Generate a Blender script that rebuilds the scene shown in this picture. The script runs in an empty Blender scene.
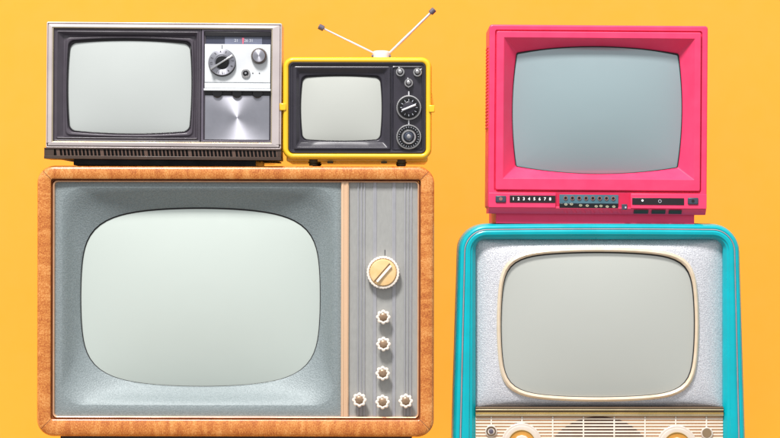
import bpy, bmesh, math, random
from mathutils import Vector
random.seed(7)
S = 0.0015            # metres per drawing unit (all sizes below are measured in units of 1.5 mm)
GX, GZ = 390.0, 505.0 # drawing origin: x of the middle, height of the table surface (z grows downwards)
PI = math.pi
sc = bpy.context.scene
C = sc.collection

# ------------------------------------------------------------------ materials
def lin(h):
    h = h.lstrip('#'); out = []
    for i in (0, 2, 4):
        v = int(h[i:i+2], 16) / 255
        out.append(v / 12.92 if v <= .04045 else ((v + .055) / 1.055) ** 2.4)
    return out + [1.0]

def mat(name, col, rough=.5, metal=0., col2=None, nscale=60, namt=.5, bump=0., bscale=400, bdist=.0003,
        rvar=.08, coat=0., spec=.5, stretch=None, detail=4):
    m = bpy.data.materials.new(name); m.use_nodes = True
    nt = m.node_tree; N = nt.nodes; L = nt.links
    b = N['Principled BSDF']
    b.inputs['Metallic'].default_value = metal
    b.inputs['Coat Weight'].default_value = coat
    b.inputs['Coat Roughness'].default_value = .06
    b.inputs['Specular IOR Level'].default_value = spec
    tc = N.new('ShaderNodeTexCoord')
    src = tc.outputs['Object']
    if stretch:
        mp = N.new('ShaderNodeMapping'); mp.inputs['Scale'].default_value = stretch
        L.new(src, mp.inputs['Vector']); src = mp.outputs['Vector']
    n = N.new('ShaderNodeTexNoise'); n.inputs['Scale'].default_value = nscale; n.inputs['Detail'].default_value = detail
    L.new(src, n.inputs['Vector'])
    mx = N.new('ShaderNodeMix'); mx.data_type = 'RGBA'
    c1 = lin(col) if isinstance(col, str) else list(col)
    c2 = (lin(col2) if isinstance(col2, str) else col2) if col2 else [v * .9 for v in c1[:3]] + [1]
    mx.inputs['A'].default_value = c1; mx.inputs['B'].default_value = c2
    mr = N.new('ShaderNodeMapRange'); mr.inputs['From Min'].default_value = .5 - namt * .4; mr.inputs['From Max'].default_value = .5 + namt * .4
    L.new(n.outputs['Fac'], mr.inputs['Value']); L.new(mr.outputs['Result'], mx.inputs['Factor'])
    L.new(mx.outputs['Result'], b.inputs['Base Color'])
    n2 = N.new('ShaderNodeTexNoise'); n2.inputs['Scale'].default_value = 25; n2.inputs['Detail'].default_value = 6
    L.new(tc.outputs['Object'], n2.inputs['Vector'])
    r = N.new('ShaderNodeMapRange'); r.inputs['From Min'].default_value = .3; r.inputs['From Max'].default_value = .7
    r.inputs['To Min'].default_value = max(0, rough - rvar); r.inputs['To Max'].default_value = min(1, rough + rvar)
    L.new(n2.outputs['Fac'], r.inputs['Value']); L.new(r.outputs['Result'], b.inputs['Roughness'])
    if bump:
        n3 = N.new('ShaderNodeTexNoise'); n3.inputs['Scale'].default_value = bscale; n3.inputs['Detail'].default_value = 3
        L.new(src, n3.inputs['Vector'])
        bp = N.new('ShaderNodeBump'); bp.inputs['Strength'].default_value = bump; bp.inputs['Distance'].default_value = bdist
        L.new(n3.outputs['Fac'], bp.inputs['Height']); L.new(bp.outputs['Normal'], b.inputs['Normal'])
    return m

M = {}
M['wall'] = mat('wall_paint', (.89, .375, .035, 1), .85, nscale=3, col2=(.88, .363, .032, 1), bump=.15, bscale=300, bdist=.0004)
M['floor'] = mat('table_paint', (.84, .435, .062, 1), .7, nscale=3, col2=(.82, .42, .056, 1))
# silver set
M['champagne'] = mat('champagne_metal', '#cfc4c2', .36, .35, '#c4b9b8', 30)
M['trim_beige'] = mat('beige_metal', '#cdbfa4', .3, .7)
M['plum'] = mat('plum_plastic', '#4d474f', .36, 0, '#453f47', 40, bump=.1, bscale=900)
M['plum_gloss'] = mat('plum_gloss_plastic', '#6b6470', .25, 0, '#5c5561', 40)
M['brown'] = mat('brown_plastic', '#49392f', .35, 0, '#3f312a', 40)
M['brown_gloss'] = mat('brown_gloss_plastic', '#5a4030', .15, 0)
M['slat'] = mat('slat_plastic', '#5e483d', .45)
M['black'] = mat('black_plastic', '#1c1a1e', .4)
M['blackgloss'] = mat('black_gloss', '#121215', .12)
M['white_plate'] = mat('white_panel', '#d9dcde', .45, .1, '#d2d5d8')
M['chrome'] = mat('chrome', '#d8d8da', .14, 1.0)
M['satin'] = mat('satin_metal', '#c9c8c8', .3, .95, '#b4b2b2', 80)
M['dialgrey'] = mat('dial_strip', '#6e7285', .35)
M['dialdark'] = mat('dial_window', '#3d4050', .25)
M['red'] = mat('pointer_red', '#d86a80', .4)
M['ink'] = mat('dark_ink', '#3a3a3e', .5)
M['whiteink'] = mat('white_ink', '#f2f2f2', .5)
M['greyink'] = mat('grey_ink', '#b9bcc6', .5)
# yellow set
M['yellow'] = mat('yellow_lacquer', '#f2bf24', .28, 0, '#ecb920', 20, coat=.3)
M['navy'] = mat('navy_plastic', '#34313a', .3, 0, '#2e2b33', 40, bump=.08, bscale=900)
M['navy_dark'] = mat('navy_dark', '#2f2d36', .3)
M['rubber'] = mat('dark_rubber', '#3b3a20', .6)
M['whitemetal'] = mat('white_metal', '#e6e6ea', .28, .3)
M['rodmetal'] = mat('rod_metal', '#cbc6cb', .35, .35)
M['tip'] = mat('grey_tip', '#5d5765', .5)
# red set
M['pink'] = mat('crimson_plastic', '#eb3361', .42, 0, '#ef4570', 45, 1.1, bump=.12, bscale=1400, spec=.4)
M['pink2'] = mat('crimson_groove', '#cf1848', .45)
M['slate'] = mat('slate_button', '#3b4250', .4)
M['tealboard'] = mat('teal_board', '#4b7280', .45, 0, '#3e6370', 90)
M['strip'] = mat('dark_strip', '#21191d', .35)
M['copper'] = mat('copper_ring', '#b08078', .35, .6)
M['ivoryoval'] = mat('ivory_oval', '#a8a690', .5)
# turquoise set
M['teal'] = mat('turquoise_lacquer', '#00afbb', .3, 0, '#0aa3ae', 30, spec=.3)
M['rose'] = mat('rose_strip', '#c4b4ba', .4, .2)
M['ring'] = mat('cream_ring', '#e6d3bb', .35, .2, '#dcc6aa')
M['gold'] = mat('gold_rail', '#bfa468', .3, .6, '#b39858')
M['olive'] = mat('olive_rail', '#b5a98c', .3, .6)
M['bronze'] = mat('bronze_backing', '#76604a', .4, .3)
M['peach'] = mat('peach_board', '#efc094', .55, 0, '#f0c69c', 30)
M['cream'] = mat('cream_plastic', '#eee2d6', .4, 0, '#e8dac9')
M['cream2'] = mat('cream_disc', '#dacfc4', .3, 0, '#d4c6b8', coat=.2)
M['amber'] = mat('amber_metal', '#e2a550', .35, .2, '#d89a44')
M['speakercloth'] = mat('speaker_cloth', '#6e4a34', .8, 0, '#5b3b29', 300)
M['khaki'] = mat('khaki_cap', '#8a7458', .5)
# wood set
M['copperwood'] = mat('pale_copper_strip', '#dab898', .42, .1, '#d2ad8b', 120, stretch=(1, 1, .05))
M['trimcream'] = mat('cream_trim', '#e2b48e', .35, .25, '#d8a67e')
M['greypanel'] = mat('grey_panel', '#a3a3a0', .5, .12, '#969693', 260, .9, bump=.25, bscale=900, stretch=(1, 1, .35))
M['rib'] = mat('grey_rib', '#a6a6aa', .38, .25, '#9c9ca1')
M['ivory'] = mat('ivory_plastic', '#efe6dc', .35, 0, '#ebdfd0', coat=.2)
M['knobamber'] = mat('amber_plastic', '#e8c793', .3, 0, '#e3b97c', 90, coat=.3)
M['brass'] = mat('aged_brass', '#a88c72', .35, .4, '#8c725b', 300)
M['woodside'] = mat('inner_wood', '#8d5533', .5, 0, '#6e3d22', 90, stretch=(1, 1, .2))

def screen_mat(name, col, edge):
    m = mat(name, col, .2, .36, col2=edge, nscale=2, namt=2, rvar=.05, spec=.6)
    return m
M['scr_silver'] = screen_mat('pale_glass', '#cbd0cd', '#c7ccc9')
M['scr_yellow'] = screen_mat('grey_glass', '#cbcdc6', '#c7c9c2')
M['scr_red'] = screen_mat('blue_glass', '#9caeb2', '#98aaae')
M['scr_teal'] = screen_mat('stone_glass', '#c6c8c1', '#c2c4bd')
M['scr_wood'] = screen_mat('mint_glass', '#d2dbd4', '#ced7d0')

# aluminium plate turned on a lathe: anisotropic around its centre
m = mat('spun_aluminium', '#bdbdc6', .54, 1.0, rvar=.02)
b = m.node_tree.nodes['Principled BSDF']; b.inputs['Anisotropic'].default_value = .75; b.inputs['Anisotropic Rotation'].default_value = .25
tg = m.node_tree.nodes.new('ShaderNodeTangent'); tg.direction_type = 'RADIAL'; tg.axis = 'Y'
m.node_tree.links.new(tg.outputs['Tangent'], b.inputs['Tangent'])
M['spun'] = m

# grainy grey mask and hammered silver
def grain(name, ca, cb, scale, strength, dist, rough, metal, contrast=.12, kind='noise'):
    m = bpy.data.materials.new(name); m.use_nodes = True; nt = m.node_tree; N = nt.nodes; L = nt.links
    b = N['Principled BSDF']; b.inputs['Roughness'].default_value = rough; b.inputs['Metallic'].default_value = metal
    tc = N.new('ShaderNodeTexCoord')
    n = N.new('ShaderNodeTexNoise'); n.inputs['Scale'].default_value = scale; n.inputs['Detail'].default_value = 2
    L.new(tc.outputs['Object'], n.inputs['Vector'])
    cr = N.new('ShaderNodeMapRange'); cr.inputs['From Min'].default_value = .5 - contrast; cr.inputs['From Max'].default_value = .5 + contrast
    L.new(n.outputs['Fac'], cr.inputs['Value'])
    mx = N.new('ShaderNodeMix'); mx.data_type = 'RGBA'; mx.inputs['A'].default_value = lin(ca); mx.inputs['B'].default_value = lin(cb)
    L.new(cr.outputs['Result'], mx.inputs['Factor']); L.new(mx.outputs['Result'], b.inputs['Base Color'])
    bp = N.new('ShaderNodeBump'); bp.inputs['Strength'].default_value = strength; bp.inputs['Distance'].default_value = dist
    L.new(n.outputs['Fac'], bp.inputs['Height']); L.new(bp.outputs['Normal'], b.inputs['Normal'])
    return m
M['greymask'] = grain('grained_grey_mask', '#798385', '#899395', 560, .45, .0012, .5, .1)
M['hammered'] = grain('hammered_silver', '#c0c0c6', '#e0e0e4', 620, .7, .0011, .36, .3)

# burr veneer with mitre seams at the four corners
def veneer(cx, cz, hw, hh):
    m = bpy.data.materials.new('burr_wood_veneer'); m.use_nodes = True; nt = m.node_tree; N = nt.nodes; L = nt.links
    b = N['Principled BSDF']; b.inputs['Roughness'].default_value = .34; b.inputs['Coat Weight'].default_value = .25; b.inputs['Coat Roughness'].default_value = .15
    tc = N.new('ShaderNodeTexCoord')
    sep = N.new('ShaderNodeSeparateXYZ'); L.new(tc.outputs['Object'], sep.inputs[0])
    def math_(op, a, bb=None, c=None):
        n = N.new('ShaderNodeMath'); n.operation = op
        for i, v in enumerate((a, bb, c)):
            if v is None: continue
            if isinstance(v, (int, float)): n.inputs[i].default_value = v
            else: L.new(v, n.inputs[i])
        return n.outputs[0]
    ax = math_('SUBTRACT', math_('ABSOLUTE', math_('SUBTRACT', sep.outputs['X'], cx)), hw)
    az = math_('SUBTRACT', math_('ABSOLUTE', math_('SUBTRACT', sep.outputs['Z'], cz)), hh)
    dd = math_('SUBTRACT', ax, az)                       # >0 on the side boards, <0 on top and bottom boards
    seam = math_('LESS_THAN', math_('ABSOLUTE', dd), .0005)
    side = math_('GREATER_THAN', dd, 0)
    # figure: horizontal wavy bands on the side boards, vertical on the top and bottom boards, plus burr speckle
    def tex(scale, stretch, detail=5, dist=0.):
        mp = N.new('ShaderNodeMapping'); mp.inputs['Scale'].default_value = stretch; L.new(tc.outputs['Object'], mp.inputs[0])
        n = N.new('ShaderNodeTexNoise'); n.inputs['Scale'].default_value = scale; n.inputs['Detail'].default_value = detail
        n.inputs['Distortion'].default_value = dist; L.new(mp.outputs[0], n.inputs['Vector']); return n.outputs['Fac']
    ban_s = tex(75, (.3, 1, 1), 5, 1.2); ban_t = tex(60, (1, 1, .3), 5, 1.2)
    speck_s = tex(760, (.55, 1, 1), 3, .4); speck_t = tex(760, (1, 1, .55), 3, .4)
    def mixf(f, a, c):
        n = N.new('ShaderNodeMix'); L.new(f, n.inputs[0]); L.new(a, n.inputs[2]); L.new(c, n.inputs[3]); return n.outputs[0]
    band = mixf(side, ban_t, ban_s); speck = mixf(side, speck_t, speck_s)
    f = math_('ADD', math_('MULTIPLY', band, .5), math_('MULTIPLY', speck, .72))
    cr = N.new('ShaderNodeValToRGB'); L.new(f, cr.inputs[0])
    e = cr.color_ramp.elements
    e[0].position = .47; e[0].color = lin('#a4561f'); e[1].position = .76; e[1].color = lin('#dd9c5a')
    x = cr.color_ramp.elements.new(.56); x.color = lin('#bb6c2c')
    x = cr.color_ramp.elements.new(.64); x.color = lin('#cb803a')
    mx = N.new('ShaderNodeMix'); mx.data_type = 'RGBA'; L.new(seam, mx.inputs['Factor']); L.new(cr.outputs[0], mx.inputs['A'])
    mx.inputs['B'].default_value = lin('#5a3424'); L.new(mx.outputs['Result'], b.inputs['Base Color'])
    bp = N.new('ShaderNodeBump'); bp.inputs['Strength'].default_value = .2; bp.inputs['Distance'].default_value = .0003
    L.new(speck, bp.inputs['Height']); L.new(bp.outputs['Normal'], b.inputs['Normal'])
    return m

# ------------------------------------------------------------------ geometry
class MB:
    def __init__(s): s.v = []; s.f = []; s.smooth = True
    def add(s, vs, fs):
        o = len(s.v); s.v += vs; s.f += [[o + i for i in f] for f in fs]; return s
    def loft(s, rings, cap0=False, cap1=False, closed=True):
        n = len(rings[0]); vs = [p for r in rings for p in r]; fs = []
        for k in range(len(rings) - 1):
            for i in range(n if closed else n - 1):
                j = (i + 1) % n; fs.append([k*n+i, k*n+j, (k+1)*n+j, (k+1)*n+i])
        if cap0: fs.append(list(range(n))[::-1])
        if cap1: fs.append([(len(rings)-1)*n + i for i in range(n)])
        return s.add(vs, fs)
    def box(s, x0, x1, y0, y1, z0, z1):
        a = [(x0, y0, z0), (x1, y0, z0), (x1, y1, z0), (x0, y1, z0), (x0, y0, z1), (x1, y0, z1), (x1, y1, z1), (x0, y1, z1)]
        return s.add(a, [[0, 1, 2, 3], [7, 6, 5, 4], [0, 4, 5, 1], [1, 5, 6, 2], [2, 6, 7, 3], [3, 7, 4, 0]])
    def lathe(s, cx, cz, prof, n=48, lobes=0, amp=0., cap0=True, cap1=True):
        rings = []
        for r, y in prof:
            ring = []
            for i in range(n):
                t = 2*PI*i/n; rr = r * (1 + (amp * (2*abs(math.cos(lobes*t/2)) - 1.1 if lobes < 12 else math.cos(lobes*t)) if lobes else 0))
                ring.append((cx + rr*math.cos(t), y, cz + rr*math.sin(t)))
            rings.append(ring)
        return s.loft(rings, cap0, cap1)
    def tube(s, pts, rad, n=12, cap=True):
        P = [Vector(p) for p in pts]; rings = []
        for i, p in enumerate(P):
            d = (P[min(i+1, len(P)-1)] - P[max(i-1, 0)]).normalized()
            u = d.cross(Vector((0, 1, 0)));
            if u.length < .01: u = d.cross(Vector((1, 0, 0)))
            u.normalize(); w = d.cross(u); r = rad[i] if isinstance(rad, (list, tuple)) else rad
            rings.append([tuple(p + u*r*math.cos(2*PI*k/n) + w*r*math.sin(2*PI*k/n)) for k in range(n)])
        return s.loft(rings, cap, cap)
    def build(s, name, m, parent, bev=.35, ang=32, seg=2, label=None, flat=False):
        me = bpy.data.meshes.new(name)
        ro = parent.get('_o') if parent else None
        off = parent_off(parent)
        me.from_pydata([((x - GX)*S - off[0], y*S - off[1], (GZ - z)*S - off[2]) for x, y, z in s.v], [], s.f)
        bm = bmesh.new(); bm.from_mesh(me)
        bmesh.ops.recalc_face_normals(bm, faces=bm.faces); bm.to_mesh(me); bm.free()
        for p in me.polygons: p.use_smooth = not flat
        me.set_sharp_from_angle(angle=math.radians(ang))
        me.materials.append(m)
        o = bpy.data.objects.new(name, me); C.objects.link(o)
        if parent: o.parent = parent
        if bev:
            md = o.modifiers.new('bevel', 'BEVEL'); md.width = bev*S; md.segments = seg; md.limit_method = 'ANGLE'; md.angle_limit = math.radians(ang)
            md.use_clamp_overlap = True; md.harden_normals = False
        if label: o['label'] = label
        return o

def parent_off(p):
    x = y = z = 0
    while p is not None:
        x += p.location.x; y += p.location.y; z += p.location.z; p = p.parent
    return (x, y, z)

def thing(name, label, cat, cx, cy, cz, rot=0., group=None):
    o = bpy.data.objects.new(name, None); C.objects.link(o)
    o.location = ((cx - GX)*S, cy*S, (GZ - cz)*S); o.rotation_euler = (0, math.radians(rot), 0)
    o['label'] = label; o['category'] = cat; o.empty_display_size = .05
    if group: o['group'] = group
    return o

NS, NA = 14, 10
def rr(x0, z0, x1, z1, r):                    # rounded rectangle as unit params; always 4*(NS+NA) points
    r = max(r, .25); pts = []
    cs = [(x1-r, z0+r, -PI/2), (x1-r, z1-r, 0), (x0+r, z1-r, PI/2), (x0+r, z0+r, PI)]
    for k in range(4):
        cx, cz, a0 = cs[k]; arc = []
        for i in range(NA):
            a = a0 + (PI/2)*i/(NA-1); arc.append((cx + r*math.cos(a), cz + r*math.sin(a)))
        pts += arc
        nx, nz, b0 = cs[(k+1) % 4]
        p, q = arc[-1], (nx + r*math.cos(b0), nz + r*math.sin(b0))
        for i in range(1, NS+1):
            t = i/(NS+1); pts.append((p[0] + (q[0]-p[0])*t, p[1] + (q[1]-p[1])*t))
    return pts
def bulge(x0, z0, x1, z1, r, kx, kz):         # picture-tube outline: sides bow out by kx / kz of the half size
    cx, cz, w, h = (x0+x1)/2, (z0+z1)/2, (x1-x0)/2, (z1-z0)/2
    out = []
    for x, z in rr(x0, z0, x1, z1, r):
        u, v = (x-cx)/w, (z-cz)/h
        out.append((cx + u*w*(1 - kx*v*v), cz + v*h*(1 - kz*u*u)))
    return out
def sup(x0, z0, x1, z1, n):                   # superellipse with the same point count
    cx, cz, w, h = (x0+x1)/2, (z0+z1)/2, (x1-x0)/2, (z1-z0)/2
    out = []
    for x, z in rr(x0, z0, x1, z1, min(w, h)*.45):
        u, v = (x-cx)/w, (z-cz)/h
        k = (abs(u)**n + abs(v)**n) ** (-1/n); out.append((cx + u*k*w, cz + v*k*h))
    return out
def tube(x0, z0, x1, z1, n, kx, kz):           # superellipse whose four sides also bow out
    cx, cz, w, h = (x0+x1)/2, (z0+z1)/2, (x1-x0)/2, (z1-z0)/2; out = []
    for x, z in sup(x0, z0, x1, z1, n):
        u, v = (x-cx)/w, (z-cz)/h; out.append((cx + u*w*(1-kx*v*v), cz + v*h*(1-kz*u*u)))
    return out
def dep(o, y): return [(x, y, z) for x, z in o]
def lerp(a, b, t): return [(p[0]+(q[0]-p[0])*t, p[1]+(q[1]-p[1])*t) for p, q in zip(a, b)]
def inset(x0, z0, x1, z1, r, d): return rr(x0+d, z0+d, x1-d, z1-d, max(r-d, .4))
def frame(specs): return MB().loft([dep(o, y) for o, y in specs])
def glass(o, ymid, yedge, parent, m, name='screen'):
    cx = sum(p[0] for p in o)/len(o); cz = sum(p[1] for p in o)/len(o)
    x0 = min(p[0] for p in o); x1 = max(p[0] for p in o); z0 = min(p[1] for p in o); z1 = max(p[1] for p in o)
    cx, cz = (x0+x1)/2, (z0+z1)/2
    rings = []; K = 14
    for k in range(K):
        s = 1 - k/K
        s = s**.85; ring = []
        for x, z in o:                     # smooth pillow: flatter middle, rolling off to the rim
            X, Z = cx+(x-cx)*s, cz+(z-cz)*s
            u, v = (X-cx)/((x1-x0)/2), (Z-cz)/((z1-z0)/2)
            g = .55*(1-(1-u*u)*(1-v*v)) + .225*(u*u+v*v) + .12*(u**8+v**8)
            ring.append((X, ymid + (yedge - ymid)*min(g, 1.2), Z))
        rings.append(ring)
    mb = MB().loft([[(x, yedge+3, z) for x, z in o]] + rings, False, True)
    return mb.build(name, m, parent, bev=0, ang=60)

def edge_shade(outer, dt, db, ds, y, parent):      # black ring painting the shadow of the opening's lip, thicker on top
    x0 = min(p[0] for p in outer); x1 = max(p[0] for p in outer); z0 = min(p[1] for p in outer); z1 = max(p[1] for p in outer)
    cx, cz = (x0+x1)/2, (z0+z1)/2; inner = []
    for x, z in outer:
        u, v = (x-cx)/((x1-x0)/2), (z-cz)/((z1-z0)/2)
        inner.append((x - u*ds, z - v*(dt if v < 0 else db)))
    return frame([(outer, y), (lerp(outer, inner, .6), y+.3), (inner, y+1.0), (inner, y+8)]).build('screen_edge_shade', M['black'], parent, bev=0)

def text(body, x, z, size, y, m, parent, name='numeral', align='CENTER', rot=0., sx=1., thick=.12, extrude=.1):
    cu = bpy.data.curves.new(name, 'FONT'); cu.body = body; cu.size = size*S*1.38; cu.align_x = align; cu.align_y = 'CENTER'
    cu.extrude = extrude*S; cu.offset = thick*S*.5; cu.resolution_u = 4
    t = bpy.data.objects.new(name, cu); C.objects.link(t)
    bpy.context.view_layer.update()
    me = bpy.data.meshes.new_from_object(t.evaluated_get(bpy.context.evaluated_depsgraph_get()))
    C.objects.unlink(t); bpy.data.objects.remove(t)
    off = parent_off(parent)
    ca, sa = math.cos(rot), math.sin(rot)
    for v in me.vertices:
        a, b, c = v.co.x*sx, v.co.y, v.co.z
        a, b = a*ca - b*sa, a*sa + b*ca
        v.co = ((x-GX)*S + a - off[0], y*S - c - off[1], (GZ-z)*S + b - off[2])
    me.materials.clear(); me.materials.append(m)
    o = bpy.data.objects.new(name, me); C.objects.link(o); o.parent = parent
    return o

def disc(mb, cx, cz, r, y0, y1, n=40, rb=None):
    rb = rb or r
    e = min(.6, r*.2)
    return mb.lathe(cx, cz, [(rb, y1), (r, y0+e), (r-e*.3, y0+e*.3), (r-e, y0)], n)
def ringm(mb, cx, cz, r0, r1, y0, y1, n=40):
    return mb.lathe(cx, cz, [(r0, y1), (r0, y0+.3), ((r0*.85+r1*.15), y0), ((r0*.15+r1*.85), y0), (r1, y0+.3), (r1, y1)], n, cap0=False, cap1=False)

def bar(cx, cz, ln, w, ang, y0, y1, taper=1.):   # bar lying on a knob face, turned by ang
    ca, sa = math.cos(ang), math.sin(ang); r0 = []; r1 = []
    for a, b in ((-1, -1), (1, -1), (1, 1), (-1, 1)):
        for lst, k in ((r0, taper), (r1, 1)):
            u, v = a*ln/2, b*w/2*k; lst.append((u*ca - v*sa + cx, y0 if lst is r0 else y1, -(u*sa + v*ca) + cz))
    return MB().loft([r1, r0], True, True)

# =================================================================== SETTING
def sheet(name, pts, m):
    me = bpy.data.meshes.new(name); me.from_pydata(pts, [], [[0, 1, 2, 3]]); me.materials.append(m)
    o = bpy.data.objects.new(name, me); C.objects.link(o); o['kind'] = 'structure'; return o
WY = 600*S
sheet('wall', [(-4, WY, 0), (4, WY, 0), (4, WY, 4.5), (-4, WY, 4.5)], M['wall'])
tb = MB().box(-2200, 2900, -28, 598, 505, 520).build('tabletop', M['floor'], None, bev=1); tb['kind'] = 'structure'

GRP = 'vintage television sets stacked in two columns'
# =================================================================== 1. WOODEN SET
tv = thing('television', 'large wooden cabinet television with grey mask and ivory knobs, with two smaller sets on top', 'television', 235, 100, 505, .1, GRP)
OX0, OZ0, OX1, OZ1 = 36.2, 165.8, 433.8, 437
ocx, ocz = (OX0+OX1)/2, (OZ0+OZ1)/2
off = parent_off(tv)
inx0, inz0, inx1, inz1 = 50.2, 179.3, 420.2, 419.8
wood = veneer((((inx0+inx1)/2) - GX)*S - off[0], (GZ - (inz0+inz1)/2)*S - off[2], (inx1-inx0)/2*S, (inz1-inz0)/2*S)
R = 17
frame([(rr(OX0+10, OZ0+8, OX1-10, OZ1-8, 12), 240), (inset(OX0, OZ0, OX1, OZ1, R, 1), 236), (inset(OX0, OZ0, OX1, OZ1, R, 0), 12), (inset(OX0, OZ0, OX1, OZ1, R, .25), 3.4),
       (inset(OX0, OZ0, OX1, OZ1, R, 1.2), 1.4), (inset(OX0, OZ0, OX1, OZ1, R, 3.2), .4), (inset(OX0, OZ0, OX1, OZ1, R, 6), 0),
       (rr(inx0-1.2, inz0-1.2, inx1+1.2, inz1+1.2, 3.4), 0), (rr(inx0-.2, inz0-.2, inx1+.2, inz1+.2, 2.6), .7), (rr(inx0+.1, inz0+.1, inx1-.1, inz1-.1, 2.4), 8)]
      ).build('cabinet', wood, tv, bev=0, ang=50)
MB().loft([dep(rr(OX0+10, OZ0+8, OX1-10, OZ1-8, 12), 240.4), dep(rr(OX0+22, OZ0+20, OX1-22, OZ1-20, 8), 250)], True, True).build('back_panel', M['brown'], tv)
frame([(rr(inx0, inz0, inx1, inz1, 2.4), 9), (rr(inx0, inz0, inx1, inz1, 2.4), 5.2), (rr(inx0+1.2, inz0+1.2, inx1-1.2, inz1-1.2, 3), 4.6), (rr(inx0+1.6, inz0+1.2, inx1-1.4, inz1-1.4, 3), 6.4)]
      ).build('inner_moulding', M['woodside'], tv, bev=0)
frame([(rr(51.8, 180.6, 418.8, 418.4, 4.2), 8), (rr(51.9, 180.7, 418.7, 418.3, 4.2), 4.2), (rr(52.5, 181.2, 418.1, 417.8, 3.8), 3.4),
       (rr(53.2, 181.9, 417.4, 417.1, 3.4), 3.8), (rr(53.7, 182.3, 417.0, 416.7, 3.2), 8)]).build('front_trim', M['trimcream'], tv, bev=0)
# mask: flat rim, moulded slope, tube opening
scr = tube(76.8, 207.3, 319.6, 388.4, 5.6, .055, .115)
rim0 = rr(53.2, 181.8, 341, 417, 2.5); rim1 = rr(60.5, 187.5, 334.5, 406, 20)
specs = [(rim0, 7.6), (lerp(rim0, rim1, .3), 7.5), (rim1, 6.4)]
for t in (.04, .09, .16, .3, .45, .6, .75, .88, .95, 1.):
    y = 6.4 + 17.5*(t - .075*math.sin(2*PI*t) if t < .5 else t)
    specs.append((lerp(rim1, scr, t**1.05), y))
msk = frame(specs + [([(198.3+(x-198.3)*.998, 298.2+(z-298.2)*.998) for x, z in scr], 31)])
msk.build('screen_mask', M['greymask'], tv, bev=0, ang=55)
glass(scr, 17, 27, tv, M['scr_wood']); edge_shade(scr, 1.8, .5, .9, 24.6, tv)
# divider
dv = MB(); dv.box(340.6, 348.2, 4.4, 9, 181.6, 417); dv.box(341.5, 343.1, 3.7, 4.6, 181.8, 416.9); dv.box(345.6, 347.4, 3.7, 4.6, 181.8, 416.9)
dv.build('divider_strip', M['copperwood'], tv, bev=.3)
MB().box(348.2, 417.4, 7.5, 12, 181.6, 417.2).build('control_panel', M['greypanel'], tv, bev=0)
rb = MB()
for x0, x1, h in ((356.9, 358.3, 1.1), (360.1, 361.5, 1.1), (363.2, 364.6, 1.1), (372.6, 376.2, .7), (391.8, 395.4, .7), (403.9, 405.3, 1.1), (407.1, 408.5, 1.1), (410.2, 411.6, 1.1)):
    rb.box(x0, x1, 7.5-h, 8, 181.8, 417)
rb.build('panel_ribs', M['rib'], tv, bev=.4)
MB().box(384.1, 384.8, 7.1, 7.8, 249.5, 255).build('pointer_mark', M['ink'], tv, bev=0)
# main knob
k = MB(); k.lathe(382.7, 272.3, [(15.6, 7.4), (16.2, 3), (16.4, 0), (15.9, -1), (14.6, -1.3), (13.9, -.6), (13.7, .6)], 64, 32, .016)
kn = k.build('tuning_knob', M['ivory'], tv, bev=0)
MB().lathe(382.7, 272.3, [(13.6, 1), (13.4, -1.4), (12.6, -2.4), (8, -2.9), (3, -3.05)], 48).build('knob_face', M['knobamber'], kn, bev=0)
bar(383.6, 273.6, 21.5, 2.8, math.radians(49), -5.2, -2, .8).build('grip', M['ivory'], kn, bev=.5)
bar(381.7, 272.0, 23.5, 1.1, math.radians(49), -3.3, -2, 1).build('slot', M['bronze'], kn, bev=0)
for cx, cz in ((383, 316.8), (383.2, 343.8), (382.5, 373), (359.2, 399.6), (382.4, 401.7), (405.6, 400.6)):
    k = MB(); k.lathe(cx, cz, [(4.6, 7.4), (4.8, 2), (6.3, .5), (6.8, -1.5), (6.4, -2.6), (5.4, -3.1), (4.1, -2.7), (3.9, -2)], 96, 8, .1)
    k = k.build('control_knob', M['ivory'], tv, bev=0)
    MB().lathe(cx, cz, [(4.1, -1), (4.0, -2.7), (3.3, -3.3), (1.2, -3.7)], 32).build('knob_cap', M['brass'], k, bev=0)
MB().box(58, 412, 16, 225, 437.2, 449).build('plinth', M['black'], tv, bev=.6)
for lx in (64, 390):
    for ly in (22, 205):
        MB().loft([[(lx, ly, 448), (lx+16, ly, 448), (lx+16, ly+16, 448), (lx, ly+16, 448)], [(lx+3, ly+3, 505), (lx+13, ly+3, 505), (lx+13, ly+13, 505), (lx+3, ly+13, 505)]], True, True).build('leg', M['black'], tv, bev=.5)

# =================================================================== 2. SILVER SET
tv = thing('television', 'silver and plum television with white tuning panel, standing beside the little yellow set', 'television', 163, 60, 165, .42, GRP)
FX0, FZ0, FX1, FZ1 = 45.7, 22.6, 280.9, 148.4
fr = frame([(rr(FX0+1, FZ0+1, FX1-1, FZ1, 2), 46), (rr(FX0, FZ0, FX1, FZ1, 1.2), 44), (rr(FX0, FZ0, FX1, FZ1, 1.2), .4), (rr(FX0+.4, FZ0+.4, FX1-.4, FZ1-.4, 1), 0), (rr(FX0+1.1, FZ0+.9, FX1-1.1, FZ1-.9, .8), 0),
            (rr(FX0+1.2, FZ0+1, FX1-1.2, FZ1-1, .7), 1.6), (rr(FX0+2, FZ0+2.1, FX1-2, FZ1-2, .7), 1.6), (rr(FX0+2.1, FZ0+2.2, FX1-2.1, FZ1-2.1, .7), -.6),
            (rr(FX0+5.6, FZ0+5, FX1-9.2, FZ1-5.4, .6), -1.2), (rr(FX0+5.8, FZ0+5.2, FX1-9.4, FZ1-5.6, .6), .8)])
fr.build('front_frame', M['champagne'], tv, bev=.2, ang=25)
frame([(rr(51.3, 27.6, 271.6, 143.2, .6), 4), (rr(51.3, 27.6, 271.6, 143.2, .6), -.2), (rr(52.5, 28.6, 270.6, 142.0, .6), -.2), (rr(52.9, 29.0, 270.2, 141.6, .6), 6)]).build('inner_trim', M['trim_beige'], tv, bev=.15)
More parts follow.
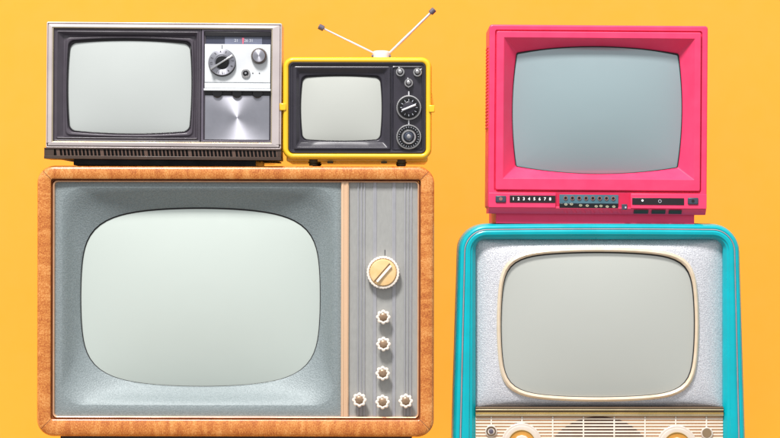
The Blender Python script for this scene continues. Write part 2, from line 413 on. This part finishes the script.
MB().loft([dep(rr(50, 26, 277, 157, 3), 20), dep(rr(50, 26, 277, 157, 3), 44), dep(rr(54, 28, 273, 159, 5), 160), dep(rr(62, 50, 265, 159, 4), 235)], True, True).build('rear_shell', M['brown_gloss'], tv, bev=.5)
# brown strip painting the shade on the frame's lower bevel, then the grille
MB().loft([[(46.4, -1.0, 143.6), (280.4, -1.0, 143.6), (280.4, 3, 148.6), (46.4, 3, 148.6)], [(46.4, 8, 143.6), (280.4, 8, 143.6), (280.4, 8, 148.6), (46.4, 8, 148.6)]], True, True).build('shaded_bevel', M['brown'], tv, bev=.2)
g = MB(); g.box(44.4, 281.2, -3.0, 44, 148.5, 149.8); g.box(44.4, 281.2, -3.2, 44, 156.3, 159.6)
g.box(44.4, 54.2, -2.2, 40, 149.7, 156.4); g.box(277.6, 281.2, -2.2, 40, 149.7, 156.4)
g.build('lower_housing', M['brown'], tv, bev=.35)
g = MB(); g.box(54, 278, 3, 6, 149.6, 156.5); g.build('grille_backing', M['black'], tv, bev=0)
g = MB(); x = 56.0; i = 0
while x < 277:
    w = 1.5 if i % 11 else 3.6
    g.loft([[(x, -1.8, 149.7), (x+w, -1.8, 149.7), (x+w, 3.2, 149.7), (x, 3.2, 149.7)], [(x+.9, -1.8, 156.4), (x+w+.9, -1.8, 156.4), (x+w+.9, 3.2, 156.4), (x+.9, 3.2, 156.4)]], True, True)
    x += w + 2.3; i += 1
g.build('grille_slats', M['slat'], tv, bev=.15)
# tube surround
o = lambda d, r=1.: rr(53+d, 28.8+d, 200.2-d, 141.7-d, r)
s_out = bulge(63.4, 35.6, 193.4, 137.6, 4, .014, .03)
s_scr = bulge(66.0, 38.6, 191.0, 133.8, 6, .034, .065)
frame([(o(0), 9), (o(0), 1.2), (o(.7), .8), (o(1.1), 1.6), (o(2.6), 1.6), (o(3.0), .6), (o(3.6), .6), (o(4.0), 1.4), (rr(62.2, 35.6, 194.2, 137.8, 2), 5.8), (s_out, 5.4), (bulge(64.2, 36.9, 192.6, 136.6, 4.3, .02, .04), 4.2), (bulge(65.0, 37.9, 191.8, 135.4, 5.0, .028, .052), 4.4), (s_scr, 7.5), (s_scr, 20)]
      ).build('screen_surround', M['plum'], tv, bev=.18, ang=24)
glass(s_scr, 4.2, 8.0, tv, M['scr_silver']); edge_shade(s_scr, 2.0, .5, .8, 5.6, tv)
# control side
MB().box(200.0, 270.8, 3.4, 12, 28.6, 141.9).build('control_backing', M['plum'], tv, bev=0)
frame([(rr(200.8, 28.9, 270.5, 141.7, .6), 6), (rr(200.8, 28.9, 270.5, 141.7, .6), 1.2), (rr(202.0, 30.1, 270.4, 140.5, .6), .8), (rr(203.0, 31.0, 270.0, 139.8, .6), 1.4), (rr(203.4, 31.4, 269.8, 139.4, .6), 6)]).build('control_surround', M['plum_gloss'], tv, bev=.15)
dw = MB().box(205, 269.6, 2.4, 4, 32, 43.8).build('dial_window', M['dialdark'], tv, bev=0)
MB().box(223.8, 261, 2.0, 3, 36.4, 43.7).build('dial_scale', M['dialgrey'], dw, bev=0)
MB().box(204, 270, 0, 3, 31.4, 35.6).build('dial_hood', M['black'], tv, bev=.3)
for t_, x in (('21', 235.2), ('26', 245.0), ('31', 250.2)):
    text(t_, x, 39.9, 2.9, 1.95, M['greyink'], dw, sx=1.0)
MB().loft([[(241.0, 1.5, 37), (243.2, 1.5, 37), (242.4, 1.5, 43.4), (241.6, 1.5, 43.4)], [(241.0, 2.6, 37), (243.2, 2.6, 37), (242.4, 2.6, 43.4), (241.6, 2.6, 43.4)]], True, True).build('dial_pointer', M['red'], dw, bev=0)
pl = MB(); pl.box(204.2, 269.8, -2.6, 4, 43.9, 82.0); pl.box(204.2, 269.8, -2.6, 4, 82.9, 88.0); pl.box(203.4, 270.2, -3.4, 4, 88.4, 90.4); pl.box(204.2, 269.8, -1.8, 4, 81.8, 88.5)
pl.build('tuning_panel', M['white_plate'], tv, bev=.3)
MB().box(221.2, 221.7, -3.0, -2.4, 44.8, 49).build('pointer_mark', M['ink'], tv, bev=0)
k = MB(); disc(k, 221.6, 62.6, 13.4, -6.2, -2.4, 64, 13.9)
kn = k.build('channel_knob', M['black'], tv, bev=0)
MB().lathe(221.6, 62.2, [(13.1, -5.9), (13.1, -6.7), (12.6, -7.1), (8.2, -7.5), (7.4, -7.1), (6.9, -6.6)], 64).build('dial_face', M['spun'], kn, bev=0)
MB().lathe(221.8, 62.4, [(6.7, -6.4), (6.4, -7.7), (5.6, -7.9)], 40).build('hub', M['blackgloss'], kn, bev=0)
bar(221.6, 62.4, 26.0, 3.4, math.radians(32), -11, -7.2, .45).build('grip', M['chrome'], kn, bev=.35)
for i in range(12):
    a = math.radians(158 - 30*i)
    if abs(math.cos(a - math.radians(32))) > .93: continue
    text(str(2+i), 221.6 + 10.4*math.cos(a), 62.2 - 10.4*math.sin(a), 2.3, -7.35, M['ink'], kn, rot=a-PI/2)
k = MB(); k.lathe(258.4, 55.6, [(8.0, -2.4), (7.8, -5.5), (6.8, -8.0), (6.5, -8.5)], 56, 28, .015)
kn = k.build('volume_knob', M['brown'], tv, bev=0)
MB().lathe(258.4, 55.6, [(6.2, -8), (6.2, -8.9), (5.6, -9.2), (1.0, -9.0)], 48).build('knob_cap', M['spun'], kn, bev=0)
k = MB(); ringm(k, 245.3, 73, 4.4, 2.7, -4.4, -2.4); kn = k.build('earphone_socket', M['satin'], tv, bev=0)
MB().lathe(245.3, 73, [(3.4, -2.4), (3.3, -3.8), (2.6, -4)], 32).build('socket_face', M['blackgloss'], kn, bev=0)
MB().lathe(245.2, 72.8, [(1.1, -3.8), (1.0, -4.6)], 20).build('pin', M['chrome'], kn, bev=0)
for cx in (252.3, 258.9):
    MB().lathe(cx, 72.7, [(.65, -2.4), (.6, -2.9)], 14).build('indicator_dot', M['ink'], tv, bev=0)
for cx in (216.8, 236.4, 257.0):
    MB().lathe(cx, 92.2, [(5.2, 3), (5.2, -1.0), (4.6, -1.6)], 40).build('preset_knob', M['blackgloss'], tv, bev=0)
MB().box(204.0, 269.6, 1.4, 3.6, 90.6, 94.6).build('shadow_gap', M['black'], tv, bev=0)
MB().box(204.6, 268.9, 1.0, 4, 95.0, 139.2).build('metal_plate', M['spun'], tv, bev=.15)
# underside base and slots
MB().box(69, 254, 34, 200, 158.5, 165.1).build('base', M['black'], tv, bev=.4)
g = MB()
for x0 in (51, 257):
    g = MB()
    for i in range(9):
        g.box(x0, x0+17, 50+i*14, 53+i*14, 157.6, 158.9)
    g.build('bottom_slots', M['black'], tv, bev=0)

# =================================================================== 3. YELLOW SET
tv = thing('television', 'small portable television in a bright yellow case with two white antenna rods raised', 'television', 357, 60, 165.6, .1, GRP)
Y = (282.6, 57.0, 431.6, 159.2); yr = 10.5
frame([(inset(*Y, yr, 1.2), 150), (inset(*Y, yr, .6), 14), (inset(*Y, yr, 0), 10), (inset(*Y, yr, 0), 4), (inset(*Y, yr, .4), 1.8), (inset(*Y, yr, 1.5), .3), (inset(*Y, yr, 3.0), -.3), (inset(*Y, yr, 4.6), .2), (inset(*Y, yr, 5.6), 1.2), (inset(*Y, yr, 5.9), 3), (inset(*Y, yr, 5.9), 12)]
      ).build('case', M['yellow'], tv, bev=0, ang=50)
MB().loft([dep(inset(*Y, yr, 1.4), 150.4), dep(inset(*Y, yr, 4), 158), dep(inset(*Y, yr, 26), 190)], True, True).build('rear_cover', M['navy'], tv, bev=0, ang=50)
F = (288.5, 62.0, 425.7, 153.4); f2 = 5.2
ff = lambda d: inset(*F, f2, d)
MB().loft([dep(ff(0), 10), dep(ff(0), 1.0), dep(ff(.8), .2), dep(ff(1.6), .3), dep(ff(2.0), 1.4), dep(ff(3.6), 1.6), dep(ff(4.0), 2.2), dep(rr(293.9, 66.5, 390.1, 149.5, 1.5), 2.2), dep(rr(293.9, 66.5, 390.1, 149.5, 1.5), 12)]).build('face_plate', M['navy'], tv, bev=0, ang=30)
sy = bulge(300.2, 74.9, 382.1, 140.9, 5, .048, .05)
frame([(rr(293.8, 66.4, 390.2, 149.6, 1.5), 6), (rr(293.8, 66.4, 390.2, 149.6, 1.5), -.2), (rr(294.8, 67.4, 389.2, 148.6, 1.5), -.7), (rr(296.2, 68.8, 387.8, 147.2, 1.5), -.4), (rr(299.0, 72.8, 383.8, 142.6, 2), 3.2),
       (bulge(299.6, 74.2, 382.7, 141.6, 4.5, .035, .035), 3.6), (sy, 5), (sy, 14)]).build('screen_surround', M['navy'], tv, bev=.2, ang=24)
glass(sy, 2.6, 5.6, tv, M['scr_yellow']); edge_shade(sy, 1.3, .5, .7, 4.0, tv)
frame([(rr(391.6, 66.0, 423.0, 150.2, 2), 4), (rr(391.6, 66.0, 423.0, 150.2, 2), 1.2), (rr(392.5, 66.9, 422.1, 149.3, 2), .7), (rr(393.2, 67.6, 421.4, 148.6, 2), 1.6)]).build('control_surround', M['navy_dark'], tv, bev=0)
for cx, cz, t in ((400.0, 71.9, 105), (417.3, 72.1, 40), (408.5, 82.8, 100)):
    k = MB(); ringm(k, cx, cz, 4.4, 2.7, -.6, 2.2)
    kn = k.build('small_knob', M['satin'], tv, bev=0)
    MB().lathe(cx, cz, [(3.1, 2.2), (3.1, -.4), (2.5, -3.6), (2.0, -4.4)], 32).build('knob_stem', M['navy_dark'], kn, bev=0)
    MB().lathe(cx-.1, cz-.1, [(2.1, -4), (2.0, -4.9), (1.3, -5.3)], 28).build('knob_cap', M['satin'], kn, bev=0)
    a = math.radians(t)
    MB().tube([(cx+3.6*math.cos(a), -.3, cz-3.6*math.sin(a)), (cx+5.4*math.cos(a), -.3, cz-5.4*math.sin(a))], .55, 8).build('pointer', M['whitemetal'], kn, bev=0)
for cz, kind in ((107.6, 0), (136.8, 1)):
    cx = 408.7
    k = MB(); k.lathe(cx, cz, [(12.6, 2.2), (12.7, -.8), (12.3, -1.7), (11.4, -1.9), (10.9, -1.4), (10.6, -.4)], 72, 36, .008)
    kn = k.build('tuning_dial', M['satin'], tv, bev=0)
    MB().lathe(cx, cz, [(10.7, 1), (10.5, -.9), (8.8, -1.5), (8.6, -1.2)], 48).build('dial_face', M['blackgloss'], kn, bev=0)
    tk = MB()
    for i in range(24 if kind else 12):
        n_ = 24 if kind else 12
        a = 2*PI*i/n_; r0, r1 = (9.2, 10.2) if kind else (6.6, 8.6)
        tk.tube([(cx+r0*math.cos(a), -1.75, cz-r0*math.sin(a)), (cx+r1*math.cos(a), -1.75, cz-r1*math.sin(a))], .26 if kind else .34, 6)
    tk.build('dial_marks', M['greyink'], kn, bev=0)
    if kind == 0:
        MB().lathe(cx, cz, [(6.2, 0), (6.0, -2.6), (5.2, -3)], 40).build('hub', M['navy_dark'], kn, bev=0)
        bar(cx, cz, 15, 2.5, math.radians(22), -5.4, -2.0, .6).build('grip', M['whitemetal'], kn, bev=.3)
    else:
        k = MB(); ringm(k, cx, cz, 7.2, 5.4, -2.4, 0); k.build('inner_ring', M['satin'], kn, bev=0)
        MB().lathe(cx, cz, [(5.2, 0), (4.2, -4.5), (3.4, -5.4)], 32).build('hub', M['slate'], kn, bev=0)
        MB().lathe(cx, cz-.2, [(2.4, -5), (2.1, -5.9), (1.2, -6.2)], 24).build('hub_cap', M['satin'], kn, bev=0)
    MB().box(cx-.6, cx+.6, .6, 2.6, cz-16.4, cz-12.4).build('pointer_mark', M['whitemetal'], tv, bev=.1)
# carrying handle folded back, with its pivots
for s, x0, x1, z0, z1 in ((-1, 279.6, 286.2, 103.4, 110.6), (1, 428.6, 434.6, 105, 112.2)):
    MB().box(x0, x1, -1.4, 9, z0, z1).build('handle_pivot', M['yellow'], tv, bev=.8)
h = MB(); h.tube([(280.9, 4, 107), (280.9, 90, 95), (280.9, 148, 86), (286, 168, 84), (428, 168, 84), (433.2, 148, 86), (433.2, 90, 97), (433.2, 4, 108.6)], 1.5, 10)
h.build('carry_handle', M['yellow'], tv, bev=0)
MB().loft([dep(rr(286, 150, 428, 161.6, 2), 12), dep(rr(286, 150, 428, 161.6, 2), 130)], True, True).build('bottom_tray', M['yellow'], tv, bev=.8)
for x0 in (308, 396.5):
    for y0 in (10, 112):
        f = MB(); rings = []
        for r, z in ((5.2, 158.6), (5.2, 162.5), (4.2, 163.4), (4.6, 165.5)):
            rings.append([(x0+5+r*math.cos(2*PI*i/28), y0+5+r*math.sin(2*PI*i/28), z) for i in range(28)])
        f.loft(rings, True, True).build('foot', M['rubber'], tv, bev=0)
for x0 in (327, 381):
    MB().box(x0, x0+6, 8, 14, 161, 163.0).build('screw_boss', M['rubber'], tv, bev=.5)
# antenna
rings = []
ay = 26
for r, z in ((9.0, 57.4), (9.1, 55.5), (8.7, 51.5), (8.2, 49.8), (7.6, 49.2), (5, 48.8)):
    rings.append([(381+r*math.cos(2*PI*i/48), ay+r*math.sin(2*PI*i/48), z) for i in range(48)])
an = MB().loft(rings, True, True).build('antenna', M['whitemetal'], tv, bev=0, ang=50)
for sx in (372.1, 389.7):
    MB().tube([(sx-.9, ay-3, 54.6), (sx+.9, ay-3, 54.6)], 1.7, 16).build('antenna_screw', M['tip'], an, bev=.1)
for p0, p1 in (((374.2, ay, 51.8), (320.5, ay, 25.6)), ((388.2, ay, 52.4), (432.4, ay, 9.0))):
    a, b_ = Vector(p0), Vector(p1); d = (b_-a).normalized()
    w = 1.2 if p0[0] < 380 else 1.45
    q = [tuple(a), tuple(a+(b_-a)*.5), tuple(a+(b_-a)*.505), tuple(b_)]
    rd = MB().tube(q, [w, w, w*.86, w*.86], 16).build('antenna_rod', M['rodmetal'], an, bev=0, ang=40)
    tp = MB().tube([tuple(b_-d*2.6), tuple(b_-d*2), tuple(b_+d*2.6), tuple(b_+d*3.1)], [2.5, 2.9, 2.9, 2.3], 20).build('rod_tip', M['tip'], an, bev=0)

# =================================================================== 4. CRIMSON SET
tv = thing('television', 'crimson pink plastic television with numbered channel strip, resting on top of the turquoise set', 'television', 597, 70, 224, .42, GRP)
cx, cz, hh = 597, 0, 0
RX0, RZ0, RX1, RZ1 = 487.9, 25.2, 706.6, 209.4
rs = bulge(512.0, 45.4, 682.8, 173.6, 1.6, .047, .11)
A = lambda d, r=3.: rr(RX0+d, RZ0+d, RX1-d, RZ1-d, max(r-d*.3, .8))
pan = lambda d: rr(494.6+d, 31.2+d, 700.2-d, 191.2-d, 1.6)
frame([(A(.8), 90), (A(0), 80), (A(0), 1.4), (A(.5), .5), (A(1.4), 0), (rr(493.8, 30.4, 700.9, 192.0, 2), 0), (rr(494.1, 30.7, 700.6, 191.7, 2), 2.6), (rr(495.0, 31.6, 699.8, 190.8, 1.8), 2.6),
       (rr(495.3, 31.9, 699.5, 190.5, 1.6), -1.6), (rr(495.9, 32.5, 698.9, 189.9, 1.4), -2.2), (rr(502.5, 38.1, 693.6, 179.2, .6), -2.2), (rs, 13), (rs, 30)]).build('cabinet_front', M['pink'], tv, bev=.25, ang=22)
MB().loft([dep(A(1.5), 78), dep(rr(497, 40, 697, 212, 5), 150), dep(rr(530, 70, 664, 205, 8), 235)], True, True).build('rear_shell', M['pink'], tv, bev=.6)
glass(rs, 5, 14, tv, M['scr_red']); edge_shade(rs, 1.4, .3, .7, 12.2, tv)
v = MB(); z = 46
while z < 128:
    v.loft([[(488.2, 14, z), (488.2, 14, z+1.7), (488.2, 62, z+1.7), (488.2, 62, z)], [(486.7, 15, z+.3), (486.7, 15, z+1.4), (486.7, 61, z+1.4), (486.7, 61, z+.3)]], True, True); z += 3.35
v.build('side_vent', M['pink'], tv, bev=.15)
# lower control band: two proud blocks either side of an open tray
cl = MB(); cl.box(488.4, 555.4, -2.4, 6, 193.4, 208.2); cl.build('left_control_panel', M['pink'], tv, bev=.5)
cl = MB(); cl.box(630.4, 706.2, -2.4, 6, 193.4, 208.2); cl.build('right_control_panel', M['pink'], tv, bev=.5)
MB().box(555.2, 630.6, -.9, 5, 206.9, 209.2).build('tray_lip', M['pink'], tv, bev=.3)
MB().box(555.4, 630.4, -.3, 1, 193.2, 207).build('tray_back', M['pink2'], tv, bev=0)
b_ = MB().box(495.2, 505.8, -3.8, 0, 196.4, 203.2).build('power_button', M['slate'], tv, bev=.9)
MB().lathe(500.4, 199.6, [(1.9, -3.6), (1.8, -4.1)], 20).build('button_mark', M['copper'], b_, bev=0)
b_ = MB().box(687.2, 697.8, -3.8, 0, 197, 203.8).build('sound_button', M['slate'], tv, bev=.9)
MB().lathe(692.4, 200.4, [(1.6, -3.6), (1.5, -4.05)], 20).build('button_mark', M['strip'], b_, bev=0)
st = MB().box(509.4, 555.0, -3.0, 0, 195.9, 203.1).build('channel_strip', M['strip'], tv, bev=.25)
for i in range(8):
    text('12345678'[i], 513.0 + i*5.25, 199.5, 3.0, -3.1, M['whiteink'], st, thick=.28)
st = MB().box(631.8, 683.6, -3.0, 0, 197.6, 204.4).build('symbol_strip', M['strip'], tv, bev=.25)
MB().lathe(642.0, 200.2, [(1.2, -2.8), (1.1, -3.2)], 18).build('symbol', M['whiteink'], st, bev=0)
k = MB(); ringm(k, 659.4, 200.8, 1.7, 1.15, -3.25, -2.8, 24); k.build('symbol', M['greyink'], st, bev=0)
bd = MB().box(559.2, 618.0, -1.3, 1, 194.8, 203.6).build('preset_board', M['tealboard'], tv, bev=.2)
for i in range(8):
    px = 565.3 + i*6.8
    k = MB(); ringm(k, px, 198.4, 2.15, 1.35, -2.1, -1); r_ = k.build('preset_screw', M['copper'], bd, bev=0)
    MB().lathe(px, 198.4, [(1.5, -1.1), (1.4, -1.6)], 18).build('screw_head', M['blackgloss'], r_, bev=0)
bd = MB().box(559.2, 618.0, -1.1, 1, 203.7, 208.6).build('switch_board', M['blackgloss'], tv, bev=.15)
for px, pz in ((565.7, 204.7), (571.2, 204.4), (580.4, 205.5), (587.0, 205.8), (596.0, 206.4), (600.7, 206.0), (607.0, 206.6), (613.6, 206.6)):
    k = MB(); k.loft([[(px+a*math.cos(2*PI*i/20), y, pz+a*.72*math.sin(2*PI*i/20)) for i in range(20)] for a, y in ((1.7, -1), (1.6, -1.9), (1.0, -2.0), (.8, -1.5))], True, True)
    k.build('preset_switch', M['ivoryoval'], bd, bev=0)
s_ = MB().box(621.4, 626.8, -2.6, 1, 204.0, 209.4).build('slide_switch', M['slate'], tv, bev=.3)
MB().box(624.4, 626, -3.2, -2.4, 206.4, 208.2).build('switch_tab', M['greyink'], s_, bev=.1)
for x0, x1 in ((633.8, 648.2), (651.6, 665.4), (668.8, 681.6)):
    pass
# underside lip with three slots, then the set-back foot
lw = MB(); lw.loft([[(488.6, -1.9, 208.3), (706.0, -1.9, 208.3), (706.0, 5, 214.2), (488.6, 5, 214.2)], [(488.6, 60, 208.3), (706.0, 60, 208.3), (706.0, 60, 214.2), (488.6, 60, 214.2)]], True, True)
lw.build('lower_lip', M['pink'], tv, bev=.3)
for x0, x1 in ((633.8, 648.2), (651.6, 665.4), (668.8, 681.6)):
    s_ = MB().loft([[(x0, -1.9, 209.6), (x1, -1.9, 209.6), (x1, 2.4, 213.4), (x0, 2.4, 213.4)], [(x0, 4, 209.6), (x1, 4, 209.6), (x1, 4, 213.4), (x0, 4, 213.4)]], True, True)
    s_.build('slot', M['black'], tv, bev=0)
g = MB()
for i in range(7):
    g.loft([[(562+i*9, -1.6, 208.6), (565+i*9, -1.6, 208.6), (568+i*9, 3.2, 213.6), (565+i*9, 3.2, 213.6)], [(562+i*9, 4, 208.6), (565+i*9, 4, 208.6), (568+i*9, 4, 213.6), (565+i*9, 4, 213.6)]], True, True)
g.build('tray_ridges', M['pink'], tv, bev=.2)
MB().box(496.4, 695.4, 9, 180, 213.8, 224.2).build('base', M['pink'], tv, bev=.4)

# =================================================================== 5. TURQUOISE SET
tv = thing('television', 'turquoise television with hammered silver front and cream slatted grille, standing beneath the crimson set', 'television', 600, 100, 505, 0, GRP)
def flare(o, k):                       # sides flare outwards below the shoulder
    out = []
    for x, z in o:
        t = max(0, min(1, (z-235)/205)); t = t*(1.0)
        crown = 1.0*((x-600)/141)**2
        out.append((x + math.copysign(1, x-600)*k*t*min(1, abs(x-600)/125), z + (crown if z < 300 else 0)))
    return out
O = (459.6, 223.4, 740.4, 503); orr = 27
oo = lambda d, k, r=None: flare(inset(*O, orr, d), k)
frame([(oo(14, 3), 226), (oo(3, 5), 200), (oo(0, 6.2), 90), (oo(-.6, 6.4), 30), (oo(-.2, 6.2), 12), (oo(.6, 6), 6), (oo(2.0, 5.6), 3), (oo(3.6, 5.2), 2.0), (oo(4.9, 5), 2.2), (oo(5.0, 4.9), 4.2), (oo(6.4, 4.6), 4.2), (oo(6.5, 4.5), 1.6),
       (oo(8, 3.6), .8), (oo(10.8, 1.6), 1.2), (oo(11.4, 1.2), 2.6), (oo(13.0, .5), 3.4), (rr(475.9, 239.3, 724.3, 495, 10), 9), (rr(476.1, 239.5, 724.1, 494.8, 10), 19)]
      ).build('cabinet', M['teal'], tv, bev=.2, ang=24)
MB().loft([dep(oo(14.2, 3), 226.4), dep(oo(40, 2), 240)], True, True).build('back_panel', M['brown'], tv, bev=0)
frame([(oo(5.05, 4.85), 4.3), (oo(5.1, 4.85), 2.2), (oo(5.7, 4.7), 1.5), (oo(6.3, 4.6), 2.2), (oo(6.4, 4.55), 4.3)]).build('trim_line', M['rose'], tv, bev=0, ang=60)
ro = tube(497.1, 247.8, 699.6, 402.0, 7, .06, .08)
ri = tube(501.0, 251.8, 695.8, 397.8, 7, .06, .08)
rm = tube(499.1, 249.8, 697.7, 399.9, 7, .06, .08)
sq = rr(475.4, 238.9, 724.6, 408.2, 1)
frame([(sq, 15.5), (lerp(sq, ro, .12), 14), (lerp(sq, ro, .5), 10.5), (lerp(sq, ro, .9), 7.8), (lerp(sq, ro, 1.02), 7.6)]).build('silver_mask', M['hammered'], tv, bev=0)
frame([(ro, 9), (ro, 5.4), (lerp(ro, rm, .5), 4.2), (rm, 3.8), (lerp(rm, ri, .5), 4.2), (ri, 5.6), (ri, 20)]).build('screen_ring', M['ring'], tv, bev=0)
glass(ri, 3.5, 9.5, tv, M['scr_teal']); edge_shade(ri, 1.5, .4, .9, 7.2, tv)
# metal rails
def rod(z, r, y, m, name='metal_rail'):
    q = MB(); rings = []
    for x in (475.9, 724.2):
        rings.append([(x, y - r*1.1*math.cos(a), z + r*math.sin(a)) for a in [-PI/2 + PI*i/12 for i in range(13)] + [PI/2]] + [(x, y+4, z+r), (x, y+4, z-r)])
    q.loft(rings, True, True).build(name, m, tv, bev=0, ang=40)
MB().box(475.9, 724.2, 7.6, 13, 407.4, 417.0).build('rail_backing', M['bronze'], tv, bev=0)
rod(408.2, .8, 6.8, M['bronze']); rod(410.4, 1.0, 6.0, M['olive']); rod(413.9, .9, 6.2, M['gold']); rod(415.7, .9, 6.2, M['olive'])
MB().box(475.9, 724.2, 9.5, 14, 416.2, 494.6).build('control_board', M['peach'], tv, bev=0)
MB().lathe(600, 476, [(59, 9.7), (59, 9.35), (58.5, 9.3)], 96).build('speaker', M['speakercloth'], tv, bev=0)
g = MB(); z = 418.9
while z < 493:
    g.box(476, 724.2, 8.1, 9.1, z, z+1.55); z += 3.13
for i in range(8):
    x = 490.9 + 30.85*i; g.box(x, x+1.4, 7.8, 9.2, 417.1, 494)
g.build('slatted_grille', M['cream'], tv, bev=.2)
for cx, cz in ((522, 443.9), (677.6, 446.2)):
    k = MB(); k.lathe(cx, cz, [(20.4, 9.5), (20.2, 6.6), (19.6, 6.2), (17.6, 6.2), (17.2, 5.6), (14.6, 5.4), (13.6, 5.6)], 72)
    kn = k.build('control_knob', M['cream2'], tv, bev=0, ang=25)
    k = MB(); ringm(k, cx, cz, 13.6, 12.9, 3.4, 6); k.build('gold_ring', M['gold'], kn, bev=0)
    MB().lathe(cx, cz, [(13.0, 5.6), (12.8, 4.0), (8.4, 4.6)], 48).build('amber_face', M['amber'], kn, bev=0)
    MB().lathe(cx, cz, [(8.4, 5), (8.2, 3.0), (7.6, 2.4), (4, 2.0)], 48, 12, .02).build('knob_grip', M['cream2'], kn, bev=0)
k = MB(); k.lathe(491.4, 431.8, [(6.1, 9), (5.9, 6.6), (5.0, 6.2), (4.8, 6.6)], 40); kn = k.build('socket', M['cream2'], tv, bev=0)
k = MB(); ringm(k, 491.4, 431.8, 4.8, 3.4, 5.6, 7); k.build('socket_ring', M['bronze'], kn, bev=0)
MB().lathe(491.4, 431.8, [(3.6, 7), (3.5, 6.2)], 28).build('socket_face', M['cream'], kn, bev=0)
MB().lathe(491.4, 431.8, [(2.5, 7), (2.3, 5.4), (1.6, 5.0)], 24).build('socket_pin', M['tip'], kn, bev=0)
k = MB(); k.lathe(707.8, 433.8, [(6.2, 9), (6.0, 6.6), (5.1, 6.2), (4.6, 6.6)], 40); kn = k.build('socket', M['cream2'], tv, bev=0)
MB().lathe(707.8, 433.8, [(4.6, 7.4), (4.5, 6.1)], 28).build('socket_face', M['khaki'], kn, bev=0)
for fx in (490, 690):
    for fy in (25, 180):
        MB().box(fx, fx+20, fy, fy+20, 501, 505).build('foot', M['black'], tv, bev=.4)

# =================================================================== CAMERA, LIGHT
D = 2400
cam = bpy.data.cameras.new('camera'); co = bpy.data.objects.new('camera', cam); C.objects.link(co)
co.location = (0, -D*S, (GZ - 219)*S); co.rotation_euler = (PI/2, 0, 0)
cam.sensor_width = 36; cam.lens = 36*D/780; cam.clip_end = 100; sc.camera = co

def area(name, loc, target, size, power, col=(1, 1, 1), size_y=None):
    l = bpy.data.lights.new(name, 'AREA'); l.energy = power; l.size = size; l.color = col
    if size_y: l.shape = 'RECTANGLE'; l.size_y = size_y
    o = bpy.data.objects.new(name, l); C.objects.link(o); o.location = loc
    o.rotation_euler = (Vector(target) - Vector(loc)).to_track_quat('-Z', 'Y').to_euler(); return o
T = Vector((0.05, 0, .6)); Ld = Vector((-.22, -.60, .86)).normalized()
area('key_lamp', T + Ld*6.0, T, 1.05, 600, (1, .975, .955))
w = bpy.data.worlds.new('World'); sc.world = w; w.use_nodes = True
# studio surroundings as an added gradient: bright above, darker below, to shade the glass
wt = w.node_tree; bg = wt.nodes['Background']; bg.inputs[1].default_value = 1
tc = wt.nodes.new('ShaderNodeTexCoord'); sp = wt.nodes.new('ShaderNodeSeparateXYZ'); rp = wt.nodes.new('ShaderNodeValToRGB'); mr = wt.nodes.new('ShaderNodeMapRange')
mr.inputs['From Min'].default_value = -1; mr.inputs['From Max'].default_value = 1
wt.links.new(tc.outputs['Generated'], sp.inputs[0]); wt.links.new(sp.outputs['Z'], mr.inputs['Value']); wt.links.new(mr.outputs[0], rp.inputs[0]); wt.links.new(rp.outputs[0], bg.inputs[0])
e = rp.color_ramp.elements
e[0].position = .36; e[0].color = (.38, .38, .38, 1); e[1].position = .62; e[1].color = (.82, .83, .845, 1)
sc.view_settings.view_transform = 'Standard'; sc.view_settings.look = 'None'; sc.view_settings.exposure = 0; sc.view_settings.gamma = 1
sc.render.engine = 'CYCLES'
